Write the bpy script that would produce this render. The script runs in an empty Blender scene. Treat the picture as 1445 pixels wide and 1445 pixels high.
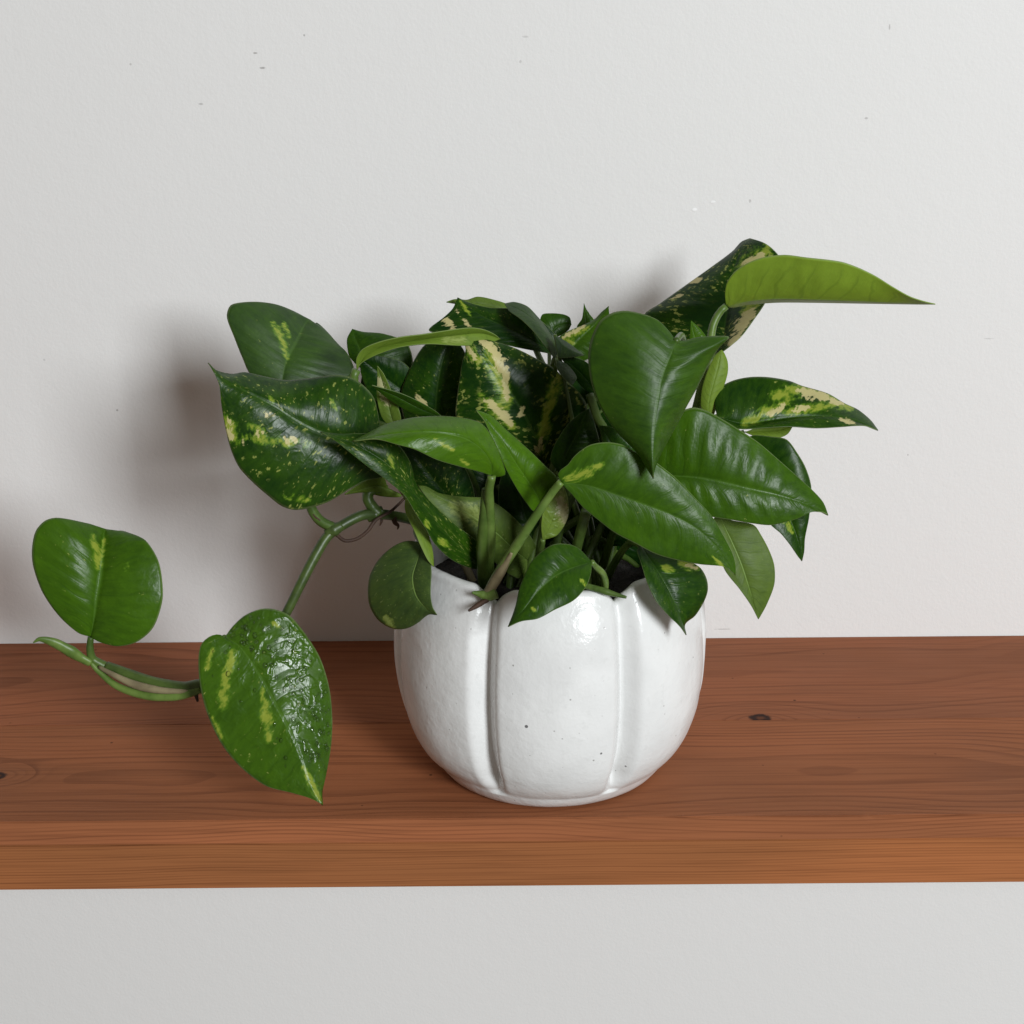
import bpy, bmesh, math, random
import numpy as np
from mathutils import Vector, Matrix, noise as mnoise

# ---------------------------------------------------------------- camera
scene = bpy.context.scene
COL = scene.collection
R = math.radians
FOV, PITCH, ROLL = 42.0, 18.0, 0.45
FPX = 722.5 / math.tan(R(FOV / 2))
CX, CY, CZ = -0.0235, -0.9065, 0.3932
cam_d = bpy.data.cameras.new('camera')
cam_d.sensor_width = 36.0
cam_d.angle = R(FOV)
cam_d.clip_start = 0.01
cam_d.clip_end = 50
cam = bpy.data.objects.new('camera', cam_d)
COL.objects.link(cam)
CROT = Matrix.Rotation(R(90 - PITCH), 3, 'X') @ Matrix.Rotation(R(-ROLL), 3, 'Z')
cam.matrix_world = Matrix.Translation((CX, CY, CZ)) @ CROT.to_4x4()
scene.camera = cam

# ---------------------------------------------------------------- light
world = bpy.data.worlds.new('World')
scene.world = world
world.use_nodes = True
bg = world.node_tree.nodes['Background']
bg.inputs['Color'].default_value = (1.0, 0.85, 0.73, 1)
bg.inputs['Strength'].default_value = 0.165


def area(name, loc, target, sx, sy, power, color):
    d = bpy.data.lights.new(name, 'AREA')
    d.shape = 'RECTANGLE'
    d.size, d.size_y = sx, sy
    d.energy = power
    d.color = color
    o = bpy.data.objects.new(name, d)
    COL.objects.link(o)
    o.location = loc
    o.rotation_euler = (Vector(target) - Vector(loc)).to_track_quat('-Z', 'Y').to_euler()
    return o


area('window_light', (1.90, -3.60, 1.44), (0.0, -0.1, 0.12), 0.86, 1.45, 176, (0.93, 0.978, 1.0))

scene.view_settings.view_transform = 'Standard'
scene.view_settings.look = 'None'
scene.view_settings.exposure = 0.0
scene.view_settings.gamma = 1.0
scene.cycles.use_denoising = True
scene.cycles.max_bounces = 6
scene.cycles.transmission_bounces = 8
scene.cycles.caustics_reflective = False
scene.cycles.caustics_refractive = False

# ---------------------------------------------------------------- helpers


def px(x, y, d):
    """the point of the place seen at photo position x, y at d metres from the wall"""
    v = CROT @ Vector(((x - 722.5) / FPX, -(y - 722.5) / FPX, -1.0))
    t = (-d - CY) / v.y
    return Vector((CX + v.x * t, -d, CZ + v.z * t))


def on_shelf(x, y):
    v = CROT @ Vector(((x - 722.5) / FPX, -(y - 722.5) / FPX, -1.0))
    t = -CZ / v.z
    return Vector((CX + v.x * t, CY + v.y * t, 0))


def obj(name, me, mat=None, parent=None):
    o = bpy.data.objects.new(name, me)
    COL.objects.link(o)
    if mat is not None:
        for m in (mat if isinstance(mat, (list, tuple)) else [mat]):
            me.materials.append(m)
    if parent is not None:
        o.parent = parent
    return o


def smooth(me):
    me.polygons.foreach_set('use_smooth', [True] * len(me.polygons))
    me.update()


def tag(o, label, cat=None, kind=None, group=None):
    o['label'] = label
    if cat:
        o['category'] = cat
    if kind:
        o['kind'] = kind
    if group:
        o['group'] = group
    return o


class NT:
    """small node-tree writer"""

    def __init__(self, name):
        self.mat = bpy.data.materials.new(name)
        self.mat.use_nodes = True
        self.t = self.mat.node_tree
        self.t.nodes.clear()
        self.out = self.n('ShaderNodeOutputMaterial')

    def n(self, typ, **kw):
        nd = self.t.nodes.new(typ)
        for k, v in kw.items():
            setattr(nd, k, v)
        return nd

    def put(self, sock, v):
        if isinstance(v, bpy.types.NodeSocket):
            self.t.links.new(v, sock)
        elif v is not None:
            if isinstance(v, (tuple, list)) and len(v) == 3 and sock.type == 'RGBA':
                v = (*v, 1)
            sock.default_value = v

    def math(self, op, a, b=None, c=None, clamp=False):
        nd = self.n('ShaderNodeMath', operation=op, use_clamp=clamp)
        for i, v in enumerate((a, b, c)):
            if v is not None:
                self.put(nd.inputs[i], v)
        return nd.outputs[0]

    def vmath(self, op, a, b=None):
        nd = self.n('ShaderNodeVectorMath', operation=op)
        self.put(nd.inputs[0], a)
        if b is not None:
            self.put(nd.inputs[1], b)
        return nd.outputs['Value'] if op in ('LENGTH', 'DISTANCE', 'DOT_PRODUCT') else nd.outputs[0]

    def mix(self, f, a, b, blend='MIX'):
        nd = self.n('ShaderNodeMix', data_type='RGBA', blend_type=blend)
        self.put(nd.inputs[0], f)
        self.put(nd.inputs[6], a)
        self.put(nd.inputs[7], b)
        return nd.outputs[2]

    def noise(self, vec, scale, detail=3, rough=0.5, dist=0.0):
        nd = self.n('ShaderNodeTexNoise')
        self.put(nd.inputs['Vector'], vec)
        self.put(nd.inputs['Scale'], scale)
        nd.inputs['Detail'].default_value = detail
        nd.inputs['Roughness'].default_value = rough
        nd.inputs['Distortion'].default_value = dist
        return nd.outputs['Fac']

    def step(self, v, lo, hi, smoothstep=True):
        nd = self.n('ShaderNodeMapRange', interpolation_type='SMOOTHSTEP' if smoothstep else 'LINEAR')
        self.put(nd.inputs[0], v)
        self.put(nd.inputs[1], lo)
        self.put(nd.inputs[2], hi)
        return nd.outputs[0]

    def combine(self, x, y, z):
        nd = self.n('ShaderNodeCombineXYZ')
        for i, v in enumerate((x, y, z)):
            self.put(nd.inputs[i], v)
        return nd.outputs[0]

    def sep(self, v):
        nd = self.n('ShaderNodeSeparateXYZ')
        self.put(nd.inputs[0], v)
        return nd.outputs

    def attr(self, name, kind='GEOMETRY'):
        nd = self.n('ShaderNodeAttribute', attribute_name=name, attribute_type=kind)
        return nd.outputs['Fac']

    def bump(self, h, strength, dist, normal=None):
        nd = self.n('ShaderNodeBump')
        self.put(nd.inputs['Height'], h)
        self.put(nd.inputs['Strength'], strength)
        nd.inputs['Distance'].default_value = dist
        if normal is not None:
            self.put(nd.inputs['Normal'], normal)
        return nd.outputs[0]

    def principled(self, **kw):
        nd = self.n('ShaderNodeBsdfPrincipled')
        for k, v in kw.items():
            self.put(nd.inputs[k.replace('_', ' ')], v)
        return nd

    def done(self, shader):
        self.t.links.new(shader, self.out.inputs[0])
        return self.mat


def obj_coord(t):
    return t.n('ShaderNodeTexCoord').outputs['Object']


# ---------------------------------------------------------------- materials: wall, wood, glaze
def wall_material():
    t = NT('wall_paint')
    co = obj_coord(t)
    big = t.noise(co, 2.2, 2)
    col = t.mix(big, (0.735, 0.725, 0.715), (0.765, 0.755, 0.745))
    stip = t.noise(co, 420, 3, 0.6)
    mid = t.noise(co, 95, 2, 0.5)
    h = t.math('ADD', t.math('MULTIPLY', stip, 0.6), t.math('MULTIPLY', mid, 0.7))
    # small chips and specks of the painted wall
    s = t.sep(co)
    for (x, y, wx, wy, k, dark) in ((360, 75, 3.2, 1.2, 0.5, 1), (370, 96, 4.2, 1.6, .5, 1), (283, 147, 3.5, 1.6, .35, 1), (184, 91, 1.8, 1.6, .3, 1), (429, 50, 1.5, 1.5, .4, 1),
                                    (1222, 167, 3, 1.6, .35, 1), (1255, 38, 1.3, 4, .35, 1), (165, 579, 1.8, 1.8, .45, 1), (980, 296, 4, 2.5, .6, 0), (1006, 285, 4, 2, .5, 0),
                                    (1058, 284, 2, 3, .3, 1), (741, 52, 5, 1.5, .2, 1), (734, 87, 2, 2, .25, 1), (1395, 478, 8, 1.2, .18, 1), (62, 508, 2, 2, .2, 1),
                                    (1020, 888, 14, 1.2, .3, 1), (1281, 642, 1.5, 1.5, .3, 1)):
        p = px(x, y, 0.0)
        dx = t.math('DIVIDE', t.math('SUBTRACT', s[0], p.x), wx * 0.00052)
        dz = t.math('DIVIDE', t.math('SUBTRACT', s[2], p.z), wy * 0.00052)
        r = t.math('SQRT', t.math('ADD', t.math('MULTIPLY', dx, dx), t.math('MULTIPLY', dz, dz)))
        m = t.math('MULTIPLY', t.step(t.math('ADD', r, t.math('MULTIPLY', stip, 0.8)), 1.5, 0.8), k)
        col = t.mix(m, col, (0.10, 0.085, 0.075) if dark else (0.95, 0.95, 0.95))
        h = t.math('SUBTRACT', h, t.math('MULTIPLY', m, 1.2 if dark else -1.5))
    b = t.bump(h, 0.27, 0.0012)
    p = t.principled(Base_Color=col, Roughness=0.62, Normal=b)
    p.inputs['Specular IOR Level'].default_value = 0.165
    return t.done(p.outputs[0])


def wood_material(name, centre, dark, light, knots=(), ring=260.0, warp=0.010, seed=0.0, rough=0.58, bold=1.0):
    """pine: growth rings round a heart line that runs with x, swept aside by knots"""
    t = NT(name)
    co = obj_coord(t)
    s = t.sep(co)
    slow = t.combine(t.math('ADD', t.math('MULTIPLY', s[0], 2.6), seed), t.math('MULTIPLY', s[1], 6), t.math('MULTIPLY', s[2], 6))
    n1 = t.math('SUBTRACT', t.noise(slow, 1.0, 2, 0.5), 0.5)
    n1b = t.math('SUBTRACT', t.noise(t.vmath('ADD', slow, (7.3, 3.1, 1.7)), 1.0, 2, 0.5), 0.5)
    y = t.math('ADD', t.math('SUBTRACT', s[1], centre[0]), t.math('MULTIPLY', n1, warp * 8))
    z = t.math('ADD', t.math('SUBTRACT', s[2], centre[1]), t.math('MULTIPLY', n1b, warp * 5))
    rad = t.math('SQRT', t.math('ADD', t.math('MULTIPLY', y, y), t.math('MULTIPLY', z, z)))
    kmask = None
    kdark = None
    for (kx, ky, ks) in knots:
        dx = t.math('DIVIDE', t.math('SUBTRACT', s[0], kx), ks * 3.4)
        dy = t.math('DIVIDE', t.math('SUBTRACT', s[1], ky), ks * 1.9)
        q = t.math('ADD', t.math('MULTIPLY', dx, dx), t.math('MULTIPLY', dy, dy))
        g = t.math('POWER', 2.718, t.math('MULTIPLY', q, -1.0))
        rad = t.math('ADD', rad, t.math('MULTIPLY', g, ks * 1.55))
        ex = t.math('DIVIDE', t.math('SUBTRACT', s[0], kx), ks)
        ey = t.math('DIVIDE', t.math('SUBTRACT', s[1], ky), ks * 0.8)
        r = t.math('SQRT', t.math('ADD', t.math('MULTIPLY', ex, ex), t.math('MULTIPLY', ey, ey)))
        r = t.math('ADD', r, t.math('MULTIPLY', t.math('SUBTRACT', t.noise(co, 260, 2), 0.5), 0.5))
        ringk = t.math('MULTIPLY', t.step(r, 0.95, 0.62), t.step(r, 0.18, 0.5))
        core = t.step(r, 0.8, 0.3)
        kdark = ringk if kdark is None else t.math('MAXIMUM', kdark, ringk)
        kmask = core if kmask is None else t.math('MAXIMUM', kmask, core)
    fine = t.combine(t.math('MULTIPLY', s[0], 9), t.math('MULTIPLY', s[1], 420), t.math('MULTIPLY', s[2], 420))
    nf = t.noise(fine, 1.0, 3, 0.6)
    fine2 = t.combine(t.math('MULTIPLY', s[0], 30), t.math('MULTIPLY', s[1], 1500), t.math('MULTIPLY', s[2], 1500))
    nf2 = t.noise(fine2, 1.0, 2, 0.5)
    rr = t.math('MULTIPLY', rad, ring)
    rr = t.math('ADD', rr, t.math('MULTIPLY', t.math('SUBTRACT', t.noise(t.combine(t.math('MULTIPLY', s[0], 5), t.math('MULTIPLY', s[1], 40), t.math('MULTIPLY', s[2], 40)), 1.0, 2), 0.5), 0.9))
    fr = t.math('FRACT', rr)
    late = t.math('MULTIPLY', t.step(fr, 0.45, 0.90), t.step(fr, 1.0, 0.95))
    # rings differ from year to year
    yr = t.noise(t.combine(t.math('FLOOR', rr), t.math('MULTIPLY', s[0], 1.5), seed), 1.7, 1)
    late = t.math('MULTIPLY', late, t.step(yr, 0.3, 0.65))
    zone = t.noise(t.combine(t.math('MULTIPLY', s[0], 3.5), t.math('MULTIPLY', s[1], 16), t.math('ADD', t.math('MULTIPLY', s[2], 16), seed)), 1.0, 3, 0.55)
    base = t.mix(t.step(zone, 0.3, 0.7), tuple(c * k for c, k in zip(light, (0.80, 0.82, 0.84))), tuple(c * k for c, k in zip(light, (1.04, 1.0, 0.98))))
    col = t.mix(t.math('MULTIPLY', late, 0.62 * bold), base, dark)
    col = t.mix(t.math('MULTIPLY', t.step(nf, 0.42, 0.72), 0.30), col, tuple(c * 0.72 for c in dark))
    col = t.mix(t.math('MULTIPLY', t.step(nf2, 0.55, 0.8), 0.16), col, tuple(min(1, c * 1.35) for c in light))
    # pores, dust specks
    sp = t.n('ShaderNodeTexVoronoi')
    t.put(sp.inputs['Vector'], co)
    sp.inputs['Scale'].default_value = 55
    dotm = t.math('MULTIPLY', t.step(sp.outputs['Distance'], 0.07, 0.03), t.step(t.sep(sp.outputs['Color'])[0], 0.80, 0.86))
    col = t.mix(t.math('MULTIPLY', dotm, 0.75), col, (0.03, 0.015, 0.01))
    if kmask is not None:
        col = t.mix(t.math('MULTIPLY', kmask, 0.75), col, tuple(c * 0.62 for c in dark))
        col = t.mix(t.math('MULTIPLY', kdark, 0.9), col, (0.018, 0.012, 0.012))
    h = t.math('SUBTRACT', t.math('MULTIPLY', nf, 0.5), t.math('MULTIPLY', late, 0.4))
    b = t.bump(h, 0.16, 0.0006)
    ro = t.math('ADD', rough, t.math('MULTIPLY', t.math('SUBTRACT', t.noise(co, 18, 3), 0.5), 0.22))
    p = t.principled(Base_Color=col, Roughness=ro, Normal=b)
    p.inputs['Specular IOR Level'].default_value = 0.08
    return t.done(p.outputs[0])


def glaze_material():
    t = NT('white_speckled_glaze')
    co = obj_coord(t)
    cloud = t.noise(co, 24, 4, 0.6)
    fine = t.noise(co, 190, 3, 0.6)
    col = t.mix(t.step(cloud, 0.32, 0.68), (0.72, 0.72, 0.714), (0.79, 0.79, 0.783))
    col = t.mix(t.math('MULTIPLY', t.step(fine, 0.55, 0.75), 0.35), col, (0.62, 0.62, 0.61))
    v = t.n('ShaderNodeTexVoronoi')
    t.put(v.inputs['Vector'], co)
    v.inputs['Scale'].default_value = 230
    pick = t.sep(v.outputs['Color'])
    size = t.math('MULTIPLY', pick[1], 0.17)
    dots = t.math('MULTIPLY', t.step(v.outputs['Distance'], t.math('ADD', size, 0.02), t.math('MULTIPLY', size, 0.5)), t.step(pick[0], 0.74, 0.78))
    dots = t.math('MULTIPLY', dots, t.math('ADD', 0.2, t.math('MULTIPLY', pick[2], 0.7)))
    v2 = t.n('ShaderNodeTexVoronoi')
    t.put(v2.inputs['Vector'], co)
    v2.inputs['Scale'].default_value = 75
    p2 = t.sep(v2.outputs['Color'])
    dots2 = t.math('MULTIPLY', t.step(v2.outputs['Distance'], 0.085, 0.06), t.step(p2[0], 0.84, 0.86))
    col = t.mix(t.math('MULTIPLY', dots, 0.75), col, (0.20, 0.185, 0.17))
    col = t.mix(t.math('MULTIPLY', dots2, 0.85), col, (0.05, 0.045, 0.05))
    h = t.math('ADD', t.math('MULTIPLY', t.noise(co, 75, 3, 0.55), 1.0), t.math('MULTIPLY', fine, 0.75))
    h = t.math('SUBTRACT', h, t.math('MULTIPLY', dots, 0.6))
    b = t.bump(h, 0.26, 0.0016)
    p = t.principled(Base_Color=col, Roughness=t.math('ADD', 0.15, t.math('MULTIPLY', cloud, 0.16)), Normal=b)
    p.inputs['Specular IOR Level'].default_value = 0.42
    return t.done(p.outputs[0])


# ---------------------------------------------------------------- materials: plant
def leaf_material(under=False):
    t = NT('leaf_underside' if under else 'leaf_upper_side')
    uv = t.n('ShaderNodeUVMap', uv_map='blade').outputs[0]
    s = t.sep(uv)
    u, v = s[0], t.math('SUBTRACT', t.math('MULTIPLY', s[1], 2.0), 1.0)
    av = t.math('ABSOLUTE', v)
    seed = t.attr('seed', 'OBJECT')
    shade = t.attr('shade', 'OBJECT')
    fleck = t.attr('fleck', 'OBJECT')
    wet = t.attr('wet', 'OBJECT')
    cream = t.attr('cream')
    lime = t.attr('lime')
    sv = t.math('ADD', v, t.math('MULTIPLY', seed, 3.7))
    # along the side veins: fast in u, slow in v
    n_st = t.noise(t.combine(t.math('MULTIPLY', u, 34), t.math('MULTIPLY', sv, 4.5), seed), 1.0, 4, 0.65)
    n_fl = t.noise(t.combine(t.math('MULTIPLY', u, 46), t.math('MULTIPLY', sv, 9), t.math('ADD', seed, 5)), 1.0, 3, 0.6)
    n_big = t.noise(t.combine(t.math('MULTIPLY', u, 5), t.math('MULTIPLY', sv, 2), t.math('ADD', seed, 9)), 1.0, 2)
    if under:
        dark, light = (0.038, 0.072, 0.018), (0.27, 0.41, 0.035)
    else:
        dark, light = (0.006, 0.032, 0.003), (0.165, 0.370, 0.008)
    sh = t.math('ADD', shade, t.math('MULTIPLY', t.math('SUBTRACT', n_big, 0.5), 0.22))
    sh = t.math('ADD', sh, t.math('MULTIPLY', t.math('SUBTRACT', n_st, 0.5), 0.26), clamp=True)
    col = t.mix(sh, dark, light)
    # side veins
    jit = t.math('MULTIPLY', t.math('SUBTRACT', t.noise(t.combine(t.math('MULTIPLY', u, 6), t.math('MULTIPLY', sv, 1.2), seed), 1.0, 2), 0.5), 1.6)
    w = t.math('FRACT', t.math('ADD', t.math('ADD', t.math('MULTIPLY', u, 9), jit), t.math('MULTIPLY', seed, 0.31)))
    vein = t.step(t.math('ABSOLUTE', t.math('SUBTRACT', w, 0.5)), 0.13, 0.0)
    w2 = t.math('FRACT', t.math('ADD', t.math('MULTIPLY', u, 36), t.math('MULTIPLY', jit, 3)))
    vein2 = t.step(t.math('ABSOLUTE', t.math('SUBTRACT', w2, 0.5)), 0.22, 0.0)
    fade = t.math('MULTIPLY', t.step(av, 1.0, 0.55), t.step(u, 0.99, 0.85))
    vein = t.math('MULTIPLY', vein, fade)
    vein2 = t.math('MULTIPLY', vein2, fade)
    if under:
        col = t.mix(t.math('MULTIPLY', vein, 0.42), col, t.mix(0.45, col, (0.02, 0.05, 0.01)))
    else:
        col = t.mix(t.math('MULTIPLY', vein, 0.28), col, t.mix(0.5, col, (0.006, 0.03, 0.004)))
    # variegation
    n_b2 = t.noise(t.combine(t.math('MULTIPLY', u, 22), t.math('MULTIPLY', sv, 6), t.math('ADD', seed, 12)), 1.0, 4, 0.7)
    lm = t.math('ADD', t.math('MULTIPLY', lime, 0.9), t.math('ADD', t.math('MULTIPLY', t.math('SUBTRACT', n_st, 0.5), 1.5), t.math('MULTIPLY', t.math('SUBTRACT', n_b2, 0.5), 1.5)))
    lm = t.math('MULTIPLY', t.step(lm, 0.10, 1.0), t.step(lime, 0.0, 0.45))
    thr = t.math('SUBTRACT', 0.70, t.math('MULTIPLY', fleck, 0.19))
    fl = t.step(n_fl, thr, t.math('ADD', thr, 0.07))
    fl = t.math('MULTIPLY', fl, t.step(n_big, 0.36, 0.60))
    n_br = t.noise(t.combine(t.math('MULTIPLY', u, 24), t.math('MULTIPLY', sv, 8), t.math('ADD', seed, 2)), 1.0, 4, 0.7)
    brk = t.math('ADD', t.math('MULTIPLY', t.math('SUBTRACT', n_st, 0.5), 2.4), t.math('MULTIPLY', t.math('SUBTRACT', n_br, 0.5), 0.9))
    cm = t.math('MULTIPLY', t.step(t.math('ADD', cream, brk), 0.36, 0.62), t.step(cream, 0.02, 0.12))
    limec = (0.30, 0.38, 0.10) if under else (0.31, 0.37, 0.045)
    creamc = (0.42, 0.40, 0.20) if under else (0.60, 0.53, 0.25)
    olive = (0.20, 0.26, 0.05) if under else (0.085, 0.19, 0.010)
    col = t.mix(t.math('MULTIPLY', t.step(lm, 0.0, 0.5), 0.85), col, olive)
    col = t.mix(t.math('MULTIPLY', t.step(lm, 0.35, 1.0), 0.9), col, limec)
    col = t.mix(t.math('MULTIPLY', fl, 0.75), col, (0.38, 0.42, 0.10) if not under else (0.26, 0.32, 0.10))
    col = t.mix(t.math('MULTIPLY', cm, 0.92), col, creamc)
    # midrib and margin
    mid = t.step(av, 0.034, 0.012)
    mid = t.math('MULTIPLY', mid, t.step(u, 1.0, 0.6))
    if under:
        col = t.mix(t.math('MULTIPLY', mid, 0.7), col, (0.26, 0.40, 0.10))
    else:
        col = t.mix(t.math('MULTIPLY', mid, t.math('ADD', 0.10, t.math('MULTIPLY', shade, 0.35))), col, (0.16, 0.30, 0.06))
    rim = t.step(av, 0.965, 0.995)
    col = t.mix(t.math('MULTIPLY', rim, 0.45), col, (0.26, 0.34, 0.14))
    tipm = t.step(u, 0.965, 0.995)
    col = t.mix(t.math('MULTIPLY', tipm, 0.6), col, (0.10, 0.065, 0.02))
    # relief
    h = t.math('MULTIPLY', vein, -0.13 if not under else 0.12)
    h = t.math('SUBTRACT', h, t.math('MULTIPLY', vein2, 0.06))
    h = t.math('SUBTRACT', h, t.math('MULTIPLY', mid, 0.25 if not under else -0.9))
    pc = obj_coord(t)
    h = t.math('ADD', h, t.math('MULTIPLY', t.noise(pc, 130, 3, 0.55), 0.9))
    b = t.bump(h, 0.34, 0.0011)
    wetb = t.noise(pc, 165, 2, 0.5, 0.4)
    wet = t.math('MULTIPLY', wet, t.math('ADD', 0.45, t.math('MULTIPLY', t.step(v, -0.05, 0.2), 0.7)))
    wb = t.bump(t.step(wetb, 0.42, 0.70), t.math('MULTIPLY', wet, 0.8), 0.0011, b)
    rough = t.math('ADD', 0.50 if under else 0.33, t.math('MULTIPLY', t.math('SUBTRACT', t.noise(pc, 70, 3), 0.5), 0.22))
    rough = t.math('SUBTRACT', rough, t.math('MULTIPLY', wet, 0.05))
    matt = t.attr('matt', 'OBJECT')
    rough = t.math('ADD', rough, t.math('MULTIPLY', matt, 0.20))
    p = t.principled(Base_Color=col, Roughness=rough, Normal=wb)
    t.put(p.inputs['Specular IOR Level'], t.math('ADD', 0.24 if under else 0.19, t.math('ADD', t.math('MULTIPLY', wet, 0.5), t.math('MULTIPLY', matt, 0.35))))
    tr = t.n('ShaderNodeBsdfTranslucent')
    t.put(tr.inputs[0], t.mix(0.5, col, (0.25, 0.42, 0.02)))
    mx = t.n('ShaderNodeMixShader')
    mx.inputs[0].default_value = 0.20
    t.t.links.new(p.outputs[0], mx.inputs[1])
    t.t.links.new(tr.outputs[0], mx.inputs[2])
    return t.done(mx.outputs[0])


def stem_material(name, a, b, rough=0.4):
    t = NT(name)
    co = obj_coord(t)
    n = t.noise(co, 60, 3, 0.6)
    n2 = t.noise(co, 420, 2, 0.5)
    col = t.mix(t.step(n, 0.35, 0.68), a, b)
    col = t.mix(t.math('MULTIPLY', t.step(n2, 0.6, 0.75), 0.3), col, tuple(c * 0.5 for c in a))
    bm = t.bump(t.math('ADD', n, t.math('MULTIPLY', n2, 0.4)), 0.3, 0.0008)
    p = t.principled(Base_Color=col, Roughness=rough, Normal=bm)
    p.inputs['Specular IOR Level'].default_value = 0.4
    return t.done(p.outputs[0])


def soil_material():
    t = NT('potting_soil')
    co = obj_coord(t)
    n = t.noise(co, 300, 4, 0.7)
    col = t.mix(t.step(n, 0.3, 0.75), (0.005, 0.004, 0.003), (0.022, 0.015, 0.010))
    p = t.principled(Base_Color=col, Roughness=0.9, Normal=t.bump(n, 0.9, 0.003))
    return t.done(p.outputs[0])


def water_material():
    t = NT('water')
    fr = t.n('ShaderNodeFresnel')
    fr.inputs[0].default_value = 1.45
    tp = t.n('ShaderNodeBsdfTransparent')
    gl = t.n('ShaderNodeBsdfGlossy')
    gl.inputs['Roughness'].default_value = 0.06
    mx = t.n('ShaderNodeMixShader')
    t.put(mx.inputs[0], fr.outputs[0])
    t.t.links.new(tp.outputs[0], mx.inputs[1])
    t.t.links.new(gl.outputs[0], mx.inputs[2])
    return t.done(mx.outputs[0])


M_WALL = wall_material()
M_GLAZE = glaze_material()
M_TOP = leaf_material(False)
M_UND = leaf_material(True)
M_STEM = stem_material('green_stem', (0.045, 0.085, 0.014), (0.09, 0.15, 0.026))
M_VINE = stem_material('vine_stem', (0.030, 0.052, 0.011), (0.066, 0.105, 0.020))
M_PALE = stem_material('pale_stem', (0.075, 0.135, 0.022), (0.14, 0.215, 0.045))
M_SHEATH = stem_material('dry_sheath', (0.15, 0.12, 0.065), (0.24, 0.20, 0.11), 0.6)
M_ROOT = stem_material('brown_root', (0.035, 0.017, 0.010), (0.07, 0.035, 0.02), 0.7)
M_SOIL = soil_material()
M_WATER = water_material()

# ---------------------------------------------------------------- wall
me = bpy.data.meshes.new('wall')
me.from_pydata([(-3, 0, -2), (3, 0, -2), (3, 0, 2.5), (-3, 0, 2.5), (-3, 0.1, -2), (3, 0.1, -2), (3, 0.1, 2.5), (-3, 0.1, 2.5)], [],
               [(0, 1, 2, 3), (4, 7, 6, 5), (0, 4, 5, 1), (3, 2, 6, 7), (0, 3, 7, 4), (1, 5, 6, 2)])
wall = obj('wall', me, M_WALL)
tag(wall, 'off-white painted wall behind the wooden shelf', kind='structure')

# ---------------------------------------------------------------- shelf
D_SHELF, T_SHELF = 0.2503, 0.044
joint_y = on_shelf(1073, 1016).y
kp = on_shelf(1073, 1013)
kp2 = on_shelf(-4, 1095)


def plank(name, y0, y1, z0, z1, mat, bev=0.0006, wob=0.0):
    bm = bmesh.new()
    bmesh.ops.create_cube(bm, size=1)
    for v in bm.verts:
        v.co = Vector((v.co.x * 2.6, y0 + (v.co.y + 0.5) * (y1 - y0), z0 + (v.co.z + 0.5) * (z1 - z0)))
    bmesh.ops.bevel(bm, geom=list(bm.edges), offset=bev, segments=2, affect='EDGES')
    # a worn, slightly uneven edge
    for i in range(1, 520):
        bmesh.ops.bisect_plane(bm, geom=bm.verts[:] + bm.edges[:] + bm.faces[:], plane_co=(-1.3 + 2.6 * i / 520, 0, 0), plane_no=(1, 0, 0)) if abs(-1.3 + 2.6 * i / 520) < 0.45 else None
    for co, no in (((0, y0 + 0.004, 0), (0, 1, 0)), ((0, 0, z1 - 0.004), (0, 0, 1))):
        bmesh.ops.bisect_plane(bm, geom=bm.verts[:] + bm.edges[:] + bm.faces[:], plane_co=co, plane_no=no)
    for v in bm.verts:
        if v.co.y < y0 + 0.002 and z1 > -0.001 and v.co.z > z1 - 0.002:
            k = mnoise.noise(Vector((v.co.x * 28, 0, 0))) * 0.5 + mnoise.noise(Vector((v.co.x * 140, 3, 0))) * 0.5
            d = 0.00022 * k - 0.0007 * max(0, mnoise.noise(Vector((v.co.x * 60, 9, 0))) - 0.42)
            v.co.z += d if v.co.z > z1 - 0.0003 else 0
            v.co.y -= d if v.co.y < y0 + 0.0003 else 0
    m = bpy.data.meshes.new(name)
    bm.to_mesh(m)
    bm.free()
    return obj(name, m, mat, shelf)


shelf = bpy.data.objects.new('wooden_shelf', None)
COL.objects.link(shelf)
shelf.location = (0, 0, 0)
tag(shelf, 'thick reddish brown pine shelf on the wall under the white pot', 'shelf')
DK, LT = (0.122, 0.040, 0.019), (0.330, 0.120, 0.056)
DK2, LT2 = (0.138, 0.045, 0.017), (0.368, 0.137, 0.051)
w_back = wood_material('stained_pine_back', (-0.05, -0.09), DK, LT, [(kp.x, kp.y, 0.0085)], 300, 0.010, 1.3, bold=0.65)
w_front = wood_material('stained_pine_front', (-0.20, -0.095), DK, (0.342, 0.125, 0.054), [(kp2.x, kp2.y, 0.007)], 480, 0.006, 4.1, bold=0.75)
w_low = wood_material('stained_pine_lower', (-0.21, -0.16), DK2, LT2, [], 620, 0.005, 7.9, bold=0.9)
SEAM = -0.0150
plank('plank', joint_y + 0.00012, -0.0006, -T_SHELF, 0.0, w_back, 0.0003)['label'] = 'rear board of the shelf top with a dark knot'
plank('plank', -D_SHELF, joint_y, SEAM, 0.0, w_front, 0.0005)['label'] = 'upper front board of the shelf with close straight grain'
plank('plank', -D_SHELF, joint_y, -T_SHELF, SEAM - 0.00015, w_low, 0.0005)['label'] = 'lower front board of the shelf'

# ---------------------------------------------------------------- pot
PD = -on_shelf(776, 1141).y - 0.0632
PC = Vector((px(776, 1000, PD).x, -PD, 0.0))
NP = 7
PHASE = R(0.5)      # a petal faces the camera; angle 0 = toward the camera


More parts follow.
